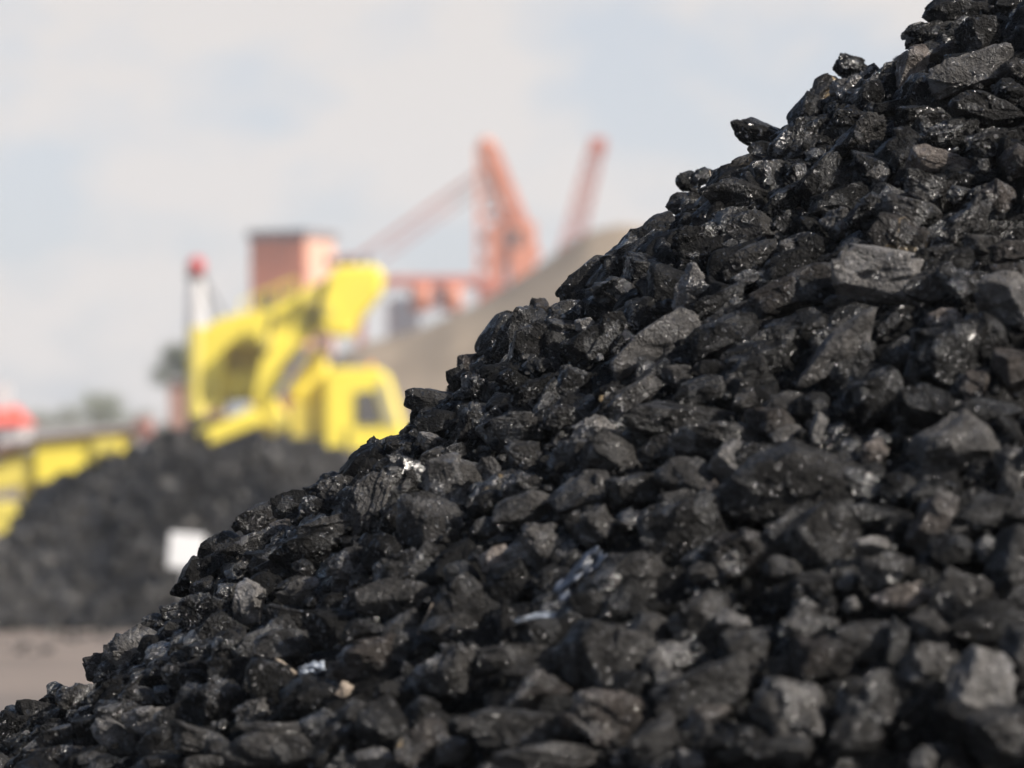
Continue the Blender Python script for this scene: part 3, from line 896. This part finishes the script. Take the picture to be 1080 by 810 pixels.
for yy in (58.6, 61.2):
    tr = MB(); n = 24; L_, r_ = (x1-x0)/2-.5, .48; xc = (x0+x1)/2
    pts = [(xc+L_+r_*math.cos(a), .5+r_*math.sin(a)) for a in np.linspace(-math.pi/2, math.pi/2, 10)]+[(xc-L_-r_*math.cos(a), .5-r_*math.sin(a)) for a in np.linspace(-math.pi/2, math.pi/2, 10)]
    tr.prism(pts, yy-.3, yy+.3); to = tr.build('track', RUBBER, ex, bevel=.04)
    w_ = MB()
    for k in range(5): w_.tube((xc-L_+k*L_/2, yy-.34, .5), (xc-L_+k*L_/2, yy-.3, .5), .3, .3, 16)
    w_.build('track_roller', DARK, to)
m = MB(); m.box(x0+.5, x1-.4, 58.95, 60.85, .55, 1.25); m.build('undercarriage', DARK, ex, bevel=.05)
pr_([(203, 462), (203, 440), (300, 437), (345, 441), (345, 458)], 59.3, 61.0, 'turntable_deck', DARK, ex)
cab = pr_([(346, 500), (346, 394), (356, 389), (400, 389), (411, 397), (433, 470), (433, 500)], 58.8, 60.4, 'cab', YEL, ex, .06)
pr_([(379, 414), (398, 413), (407, 448), (379, 448)], 58.76, 58.8-.003, 'window', GLASS, cab, 0)
pr_([(404, 400), (410, 404), (423, 449), (412, 449), (401, 412)], 58.76, 58.797, 'side_window', GLASSP, cab, 0)
pr_([(370, 452), (372, 452), (372, 480), (370, 480)], 58.74, 58.797, 'door_handle', DARK, cab, 0)
hs = [(219, 349), (232, 339), (262, 331), (286, 327), (291, 345), (288, 372)]
eh = pr_(hs+[(277, 366), (243, 366), (241, 392), (240, 418), (236, 434), (226, 434), (215, 420), (216, 396)], 59.1, 60.7, 'engine_frame', YEL, ex)
pr_([(238, 362), (284, 362), (284, 424), (238, 424)], 59.9, 60.3, 'radiator_grille', YELD, ex)
pr_([(240, 394), (279, 392), (281, 419), (240, 421)], 59.3, 60.5, 'engine_panel', YEL, ex)
pr_([(262, 350), (300, 322), (352, 296), (352, 345), (322, 366), (306, 392), (298, 425), (307, 438), (305, 452), (294, 460), (284, 454), (276, 438), (274, 418), (279, 392), (284, 372), (272, 362)], 58.4, 59.0, 'boom', YEL, ex, .05)
pr_([(312, 372), (338, 366), (348, 388), (342, 424), (330, 432), (314, 428), (304, 412), (312, 396)], 59.2, 60.4, 'counterweight', YEL, ex, .1)
pr_([(309, 427), (345, 424), (345, 462), (311, 462)], 59.1, 60.6, 'lower_housing', YELD, ex)
bk = pr_([(348, 300), (360, 285), (400, 284), (408, 292), (404, 312), (393, 326), (380, 342), (374, 357), (352, 356), (340, 344)], 58.2, 59.6, 'bucket', YEL, ex, .08)
for q in range(4):
    a = P(352+q*13, 284, DE); t_ = MB(); t_.box(a.x-.05, a.x+.05, 58.3, 58.5, a.z-.02, a.z+.16); t_.build('bucket_tooth', DARK, bk)
pr_([(212, 459), (262, 437), (272, 431), (284, 437), (282, 448), (232, 468), (218, 468)], 57.9, 58.3, 'support_arm', YEL, ex, .04)
m = MB(); a, b = P(300, 420, DE), P(332, 372, DE); m.tube((a.x, 58.15, a.z), (b.x, 58.15, b.z), .09); m.build('hydraulic_ram', material('ram_steel', (.5, .5, .5), .25, metal=.8), ex)
for (xa, ya, xb, yb, w_) in ((286, 376, 296, 336, .14), (332, 350, 350, 300, .16), (322, 368, 306, 396, .1)):      # dark tubes drawn as hoses and as the shaded slots along the boom
    m = MB(); a, b = P(xa, ya, DE), P(xb, yb, DE); m.tube((a.x, 58.33, a.z), (b.x, 58.12, b.z), w_*.45, w_*.45, 8); m.build('hose_gap_line', DARK, ex)
for (xa, ya, r_) in ((302, 444, .17), (332, 318, .15), (352, 330, .12), (290, 362, .13)):
    m = MB(); a = P(xa, ya, DE); m.tube((a.x, 58.1, a.z), (a.x, 58.45, a.z), r_, r_, 14); m.build('pin', YELD, ex)
pr_([(226, 398), (236, 396), (238, 432), (228, 433)], 58.9, 59.09, 'step_rail', YELD, ex)
m = MB(); m.tube((P(392, 0, DE).x, 59.6, P(0, 389, DE).z-.02), (P(392, 0, DE).x, 59.6, P(0, 383, DE).z), .06, .06, 10); m.build('warning_lamp', material('amber_lamp', (.7, .3, .04), .3), ex)
m = MB(); a = P(300, 322, DE)
for k in range(5):
    a = P(258+k*14, 331-k*6, DE); m.tube((a.x, 59.2, a.z-.05), (a.x, 59.2, a.z+.22), .025, .025, 6)
m.bar((P(258, 331, DE).x, 59.2, P(0, 331, DE).z+.22), (P(314, 307, DE).x, 59.2, P(0, 307, DE).z+.22), .04); m.build('handrail', YEL, ex)

# ---- yellow belt conveyor at the left, 40 m away
DC = 40.0
cv = empty('belt_conveyor', (P(60, 448, DC).x, DC, 0), 'long yellow belt conveyor running behind the far heap at the left', 'conveyor')
def cq(pts, y0, y1, name, mat, par=cv, bev=.02):
    m = MB(); m.prism(xz(pts, DC), y0, y1); return m.build(name, mat, par, bevel=bev)
cq([(43, 466), (136, 457), (138, 478), (60, 506), (43, 508)], 39.5, 40.5, 'drive_housing', YEL)
cq([(104, 463), (133, 460), (133, 472), (104, 482)], 39.42, 39.49, 'guard_panel', YELD)
cq([(8, 481), (42, 474), (42, 510), (-10, 518), (-30, 512)], 39.6, 40.5, 'side_frame', YELD)
cq([(-60, 482), (44, 462), (132, 452), (158, 449), (158, 456), (44, 466), (8, 480), (-60, 494)], 39.4, 40.6, 'belt', material('rubber_belt', (.12, .065, .05), .8))
cq([(-60, 534), (10, 528), (27, 532), (27, 550), (8, 566), (-60, 572)], 39.3, 40.3, 'tail_box', YELD)
for px in (-40, 30, 70, 130):
    m = MB(); a = P(px, 500, DC)
    for yy in (39.7, 40.3): m = MB(); m.bar((a.x, yy, 0), (a.x, yy, a.z+.1), .1); m.build('leg', YELD, cv)
cq([(146, 442), (160, 440), (163, 462), (148, 466)], 39.6, 40.2, 'head_drum', material('faded_red_paint', (.28, .14, .12), .6))

# ---- mast with red beacon, 75 m
DM = 75.0; MW = material('white_mast_paint', (.52, .51, .50), .6)
a = P(207, 0, DM).x
ms = empty('signal_mast', (a, DM, 0), 'slim white and yellow mast with round red beacon left of the excavator', 'mast')
m = MB(); m.tube((a, DM, P(0, 345, DM).z), (a, DM, P(0, 292, DM).z), .25, .20, 16); m.build('upper_shaft', MW, ms)
m = MB(); m.tube((a, DM, 0), (a, DM, P(0, 345, DM).z), .26, .25, 16); m.build('lower_shaft', YELD, ms)
m = MB(); m.ball((a, DM, P(0, 281, DM).z), .24, 1.1); m.build('beacon', material('red_beacon', (.42, .04, .035), .5), ms, smooth=True)
m = MB(); m.tube((a, DM, P(0, 292, DM).z-.04), (a, DM, P(0, 292, DM).z+.06), .27, .27, 16); m.build('collar', DARK, ms)
m = MB(); m.tube((a+.15, DM, P(0, 292, DM).z), (P(243, 0, DM).x, DM+.4, P(0, 345, DM).z), .03, .03, 6); m.tube((a+.15, DM, P(0, 292, DM).z), (P(262, 0, DM).x, DM+1, 0), .03, .03, 6); m.build('stay', DARK, ms)

# ---- brick-red tower
DT = 140.0; BR = material('red_brown_cladding', (.70, .24, .13), .8, var=.12, scale=.8)
ang = rad(-33)
tw = empty('brick_tower', (P(307, 0, DT).x, DT, 0), 'square brick-red tower with flat dark roof behind the excavator', 'tower')
wL, wR, zt = 3.3, 2.3, P(0, 253, DT).z
def rot_prism(base, w1, w2, a1, z0, z1, grow=0):   # corner nearest the viewer at base
    u = Vector((-math.cos(a1), math.sin(a1), 0)); v = Vector((math.sin(a1), math.cos(a1), 0))
    c = [base-(u+v)*grow, base+u*(w1+grow)-v*grow, base+u*(w1+grow)+v*(w2+grow), base+v*(w2+grow)-u*grow]
    return [Vector((q.x, q.y, z0)) for q in c]+[Vector((q.x, q.y, z1)) for q in c]
cb = Vector((P(324, 0, DT).x, DT-1.5, 0)); a1 = rad(26)
m = MB(); m.hexa(rot_prism(cb, 3.1, 2.9, a1, 0, zt)); m.build('wall', BR, tw)
m = MB(); v0 = Vector((math.sin(a1), math.cos(a1), 0)); o_ = Vector((math.cos(a1), -math.sin(a1), 0)); q_ = [cb+v0*.1+o_*.003, cb+v0*2.8+o_*.003, cb+v0*2.8+o_*.06, cb+v0*.1+o_*.06]; m.hexa([Vector((q.x, q.y, .05)) for q in q_]+[Vector((q.x, q.y, zt-.05)) for q in q_]); m.build('sunlit_side_sheet', material('sunlit_pink_wall', (.62, .36, .26), .8), tw)  # thin sheet in paler pink paints sunlight onto the tower's right side
m = MB(); m.hexa(rot_prism(cb, 3.1, 2.9, a1, zt+.003, zt+.42, .12)); m.build('roof', material('grey_roof', (.17, .15, .15), .7), tw)
u = Vector((-math.cos(a1), math.sin(a1), 0)); v = Vector((math.sin(a1), math.cos(a1), 0))
for k in range(2):
    b0 = cb+u*(.5+1.25*k)-v*.03; z0 = P(0, 326, DT).z
    m = MB(); m.hexa([Vector((q.x, q.y, z)) for z in (z0, z0+.75) for q in (b0, b0+u*.85, b0+u*.85+v*.02, b0+v*.02)]); m.build('window', DARK, tw)

# ---- heap of sand
SP = [(180, 498), (290, 440), (335, 392), (362, 360), (385, 348), (415, 342), (450, 331), (500, 311), (540, 286), (590, 258), (622, 241), (655, 233), (700, 231), (760, 236), (1000, 370), (1250, 498)]
DS = 95.0; apx = P(700, 0, DS).x
sxs = np.array([P(a, 0, DS).x for a, b in SP]); szs = np.array([max(0, P(0, b, DS).z) for a, b in SP])
gx = np.linspace(sxs[0], sxs[-1], 140); gy = np.linspace(-15, 15, 60)
GX, GY = np.meshgrid(gx, gy, indexing='ij'); GZ = np.maximum(np.interp(GX, sxs, szs)-np.abs(GY)*.55+.0, -.2)
GZ = GZ+.38*fbm(np.stack([GX*.35, GY*.35, GX*0], -1), 4)-.1
sh = grid_mesh('sand_heap', GX, GY+DS, GZ, material('grey_brown_sand', (.215, .168, .118), .95, bump=.6, scale=.45, var=.24))
tag(sh, 'high heap of grey-brown sand rising behind the near coal', 'heap')

# ---- cranes
OR = material('rusty_orange_paint', (.52, .21, .13), .6, var=.15, scale=.7)
ORD = material('faded_red_steel', (.36, .12, .085), .7, var=.15, scale=.7)
def lattice(m, a, b, w0, w1, n, t=.12):
    a, b = Vector(a), Vector(b); ax = (b-a).normalized(); u = ax.cross(Vector((0,1,0))).normalized(); v = Vector((0,1,0))
    def c(k, i): s = k/n; w = (w0+(w1-w0)*s)/2; q = ((-1,-1),(1,-1),(1,1),(-1,1))[i]; return a+(b-a)*s+u*q[0]*w+v*q[1]*w
    for i in range(4): m.bar(c(0, i), c(n, i), t*1.5)
    for k in range(n):
        for i in range(4):
            m.bar(c(k, i), c(k+1, (i+1) % 4), t); m.bar(c(k+1, i), c(k+1, (i+1) % 4), t)
DK = 135.0
def Q(px, py, dy=0): p = P(px, py, DK); return Vector((p.x, DK+dy, p.z))
cr = empty('harbour_crane', (Q(535, 448).x, DK, 0), 'orange slewing crane with tall A-frame rising above the sand heap', 'crane')
m = MB(); lattice(m, Q(522, 300), Q(513, 155), 1.6, .8, 6, .12); m.build('front_leg', OR, cr)
m = MB()
m.bar(Q(514, 152, -.5), Q(568, 272, -.8), .28); m.bar(Q(514, 152, .5), Q(568, 272, .8), .28); m.bar(Q(514, 160, -.5), Q(545, 262, -.8), .28)
for f_ in (.3, .5, .7, .9): m.bar(Q(514+54*f_, 152+120*f_, -.7), Q(514+28*f_, 160+100*f_, .7), .16)
m.bar(Q(512, 180), Q(560, 262), .22); lattice(m, Q(551, 262), Q(516, 158), 1.3, .7, 5, .11); m.build('back_strut', OR, cr)
m = MB(); c1, c2 = Q(515, 302, 0), Q(533, 238, 0); m.box(c1.x, c2.x, DK-1, DK+1, c1.z, c2.z); m.build('tower_block', OR, cr, bevel=.05)
mh = MB(); c1, c2 = Q(538, 300, 0), Q(565, 236, 0); mh.box(c1.x, c2.x, DK-1.3, DK+1.3, c1.z, c2.z); mo = mh.build('machinery_house', OR, cr, bevel=.05)
m = MB(); c1, c2 = Q(542, 262), Q(551, 245); m.box(c1.x, c2.x, DK-1.33, DK-1.303, c1.z, c2.z); m.build('window', DARK, mo)
m = MB(); m.ball(Q(513, 154), .42); m.build('sheave_head', OR, cr)
m = MB(); m.bar(Q(510, 178, -.4), Q(366, 279, -.4), .10); m.bar(Q(510, 178, .4), Q(366, 279, .4), .10); m.bar(Q(508, 190), Q(410, 262), .08); m.bar(Q(508, 200), Q(380, 292), .08); m.build('stay_cable', ORD, cr)
m = MB(); lattice(m, Q(352, 284), Q(372, 276), .9, .5, 2, .1); m.build('jib_tip', ORD, cr)
m = MB(); m.box(Q(515, 0).x-.4, Q(565, 0).x+.4, DK-2, DK+2, 0, Q(0, 302).z-.01); m.build('portal_base', ORD, cr, bevel=.05)
gt = empty('gantry_girder', (Q(460, 448).x, DK-3, 0), 'low reddish gantry girder with round hoppers left of the orange crane', 'gantry')
m = MB(); c1, c2 = Q(380, 306), Q(514, 295); m.box(c1.x, c2.x, DK-3.6, DK-2.6, c1.z, c2.z); m.build('girder', ORD, gt, bevel=.04)
for px in (446, 478):
    m = MB(); c_ = Q(px, 322, -3.1); m.tube((c_.x, DK-3.5, c_.z+.8), (c_.x, DK-3.1, c_.z-.1), .5, .42, 16); m.ball(c_, .52); m.build('hopper', OR, gt, smooth=True)
m = MB(); lattice(m, Q(462, 330, -3.1), Q(462, 306, -3.1), .5, .5, 2, .1); m.build('bracket', ORD, gt)
for px in (384, 508):
    m = MB(); m.bar((Q(px, 0).x, DK-3.1, 0), Q(px, 306, -3.1), .35); m.build('post', ORD, gt)
wt = empty('white_tank', (Q(422, 448).x, DK+4, 0), 'pale storage tank standing under the gantry girder', 'tank')
m = MB(); m.tube((Q(422, 0).x, DK+4, 0), (Q(422, 0).x, DK+4, Q(0, 314).z), .82, .82, 24); m.build('shell', MW, wt)
m = MB(); m.tube((Q(422, 0).x, DK+4, Q(0, 314).z), (Q(422, 0).x, DK+4, Q(0, 310).z), .86, .3, 24); m.build('lid', MW, wt)
DK = 165.0
c2_ = empty('distant_crane', (Q(590, 448).x, DK, 0), 'faded red crane jib leaning right behind the top of the sand heap', 'crane')
m = MB(); lattice(m, Q(602, 262), Q(628, 160), 1.15, .8, 6, .12); m.build('jib', ORD, c2_)
m = MB(); c_ = Q(631, 153); m.box(c_.x-.5, c_.x+.45, DK-.5, DK+.5, c_.z-.55, c_.z+.4); m.build('jib_head', ORD, c2_, bevel=.08)
m = MB(); lattice(m, Vector((Q(592, 0).x, DK, 0)), Q(602, 262), 1.8, 1.3, 8, .16); m.build('tower', ORD, c2_)

# ---- far left: trees, wall, small buildings
BARK = material('bark', (.10, .075, .055), .9); 
def tree(x, y, h, w, label, seed, col, n=900, trunk=.3, low=.25, name='broadleaf_tree'):
    r = random.Random(seed); t = empty(name, (x, y, 0), label, 'tree', 'trees at the far edge of the yard')
    m = MB(); m.tube((x, y, 0), (x, y, h*.55), trunk, trunk*.5, 9)
    cl = []
    for i in range(11):
        a = r.uniform(0, 6.28); hh = h*(low+(1-low)*r.random()); rr_ = w*.5*math.sin(math.pi*min(1, max(.15, (hh/h-low*.6)/(1.05-low*.6))))*r.uniform(.3, .9)
        c = Vector((x+rr_*math.cos(a), y+rr_*math.sin(a), hh*.9)); cl.append(c); m.tube((x, y, h*.3), c, trunk*.3, trunk*.1, 5)
    m.build('trunk', BARK, t)
    f = MB()
    for i in range(n):
        c = r.choice(cl); d = Vector((r.gauss(0, 1), r.gauss(0, 1), r.gauss(0, .8)))*w*.11; p = c+d
        u = Vector((r.gauss(0, 1), r.gauss(0, 1), r.gauss(0, 1))).normalized(); v_ = u.orthogonal().normalized(); s = w*.035*r.uniform(.7, 1.4)
        f.add([p-u*s, p-v_*s*.6, p+u*s, p+v_*s*.6], [(0,1,2,3)])
    f.build('crown', material('foliage_%d' % seed, col, .7, var=.3), t)
G1 = (.075, .085, .035); G2 = (.10, .105, .06)
def tx(px, d): return (px-540)*d/F
tree(tx(104, 190), 190, 3.5, 4.6, 'rounded green tree, tallest of the low trees on the far left', 1, G1)
tree(tx(70, 200), 200, 2.5, 3.6, 'low green tree just left of the rounded tallest tree', 2, G2)
tree(tx(38, 205), 205, 2.2, 3.6, 'small pale green tree next to the red roof', 3, G2)
tree(tx(140, 200), 200, 2.6, 3.4, 'low green tree just right of the rounded tallest tree', 4, G2)
tree(tx(187, 110), 110, 5.1, 2.3, 'tall narrow dark green tree behind the signal mast', 5, (.05, .06, .03), n=2600, low=.02, trunk=.12, name='narrow_tree')
tree(tx(392, 118), 118, 5.2, 2.4, 'dark green tree half hidden behind the raised bucket', 6, (.05, .06, .035), n=900, trunk=.14)
tree(tx(418, 122), 122, 5.9, 2.2, 'dark green tree under the gantry girder', 7, (.05, .06, .035), n=900, trunk=.14)
CON = material('weathered_concrete', (.27, .26, .25), .85)
m = MB(); m.box(tx(-700, 170), tx(172, 170), 170, 170.4, 0, CAMZ-.25+.2); yw = m.build('yard_wall', CON, bevel=.03); tag(yw, 'long low grey concrete wall along the far side of the yard', 'wall')
DH = 120.0
ht = empty('red_roofed_hut', (tx(4, DH), DH, 0), 'small hut with bright red roof at the left edge', 'hut')
m = MB(); m.box(tx(-26, DH), tx(22, DH), DH, DH+2.5, 0, P(0, 449, DH).z); m.build('wall', MW, ht)
x0, x1 = tx(-30, DH), tx(27, DH); z0, z1 = P(0, 449, DH).z+.003, P(0, 428, DH).z
m = MB(); m.add([(x0, DH-.3, z0), (x1, DH-.3, z0), (x1, DH+2.8, z0), (x0, DH+2.8, z0), (x0+.4, DH+1.2, z1), (x1-.5, DH+1.2, z1)], [(0,1,5,4), (1,2,5), (2,3,4,5), (3,0,4), (3,2,1,0)]); m.build('roof', material('red_roof', (.62, .085, .05), .6), ht)
m = MB(); m.box(tx(-8, DH), tx(5, DH), DH+.9, DH+1.5, P(0, 436, DH).z, P(0, 404, DH).z); m.build('chimney', MW, ht)
m = MB(); m.box(tx(-12, DH), tx(-2, DH), DH-.03, DH-.003, .0, 1.2); m.build('door', DARK, ht)
DB = 85.0
bs = empty('brick_shed', (tx(192, DB), DB, 0), 'low reddish brick shed left of the excavator', 'shed')
m = MB(); m.box(tx(178, DB), tx(232, DB), DB, DB+2, 0, P(0, 402, DB).z); m.build('wall', material('old_brick', (.30, .17, .13), .85), bs)
m = MB(); m.box(tx(176, DB), tx(234, DB), DB-.15, DB+2.15, P(0, 402, DB).z+.003, P(0, 399, DB).z); m.build('roof', CON, bs)

# ---- the air over the yard
m = MB(); m.box(-70, 70, -12, 260, -1.0, 26)
hz_ = m.build('haze', bpy.data.materials.new('haze')); mt = hz_.data.materials[0]; mt.use_nodes = True; mt.node_tree.nodes.clear()
pv = mt.node_tree.nodes.new('ShaderNodeVolumePrincipled'); pv.inputs['Color'].default_value = (.93, .95, 1, 1); pv.inputs['Density'].default_value = .0010; pv.inputs['Anisotropy'].default_value = 0
mo_ = mt.node_tree.nodes.new('ShaderNodeOutputMaterial'); mt.node_tree.links.new(pv.outputs[0], mo_.inputs['Volume'])
tag(hz_, 'thin dusty haze over the coal yard', None, None, 'stuff')
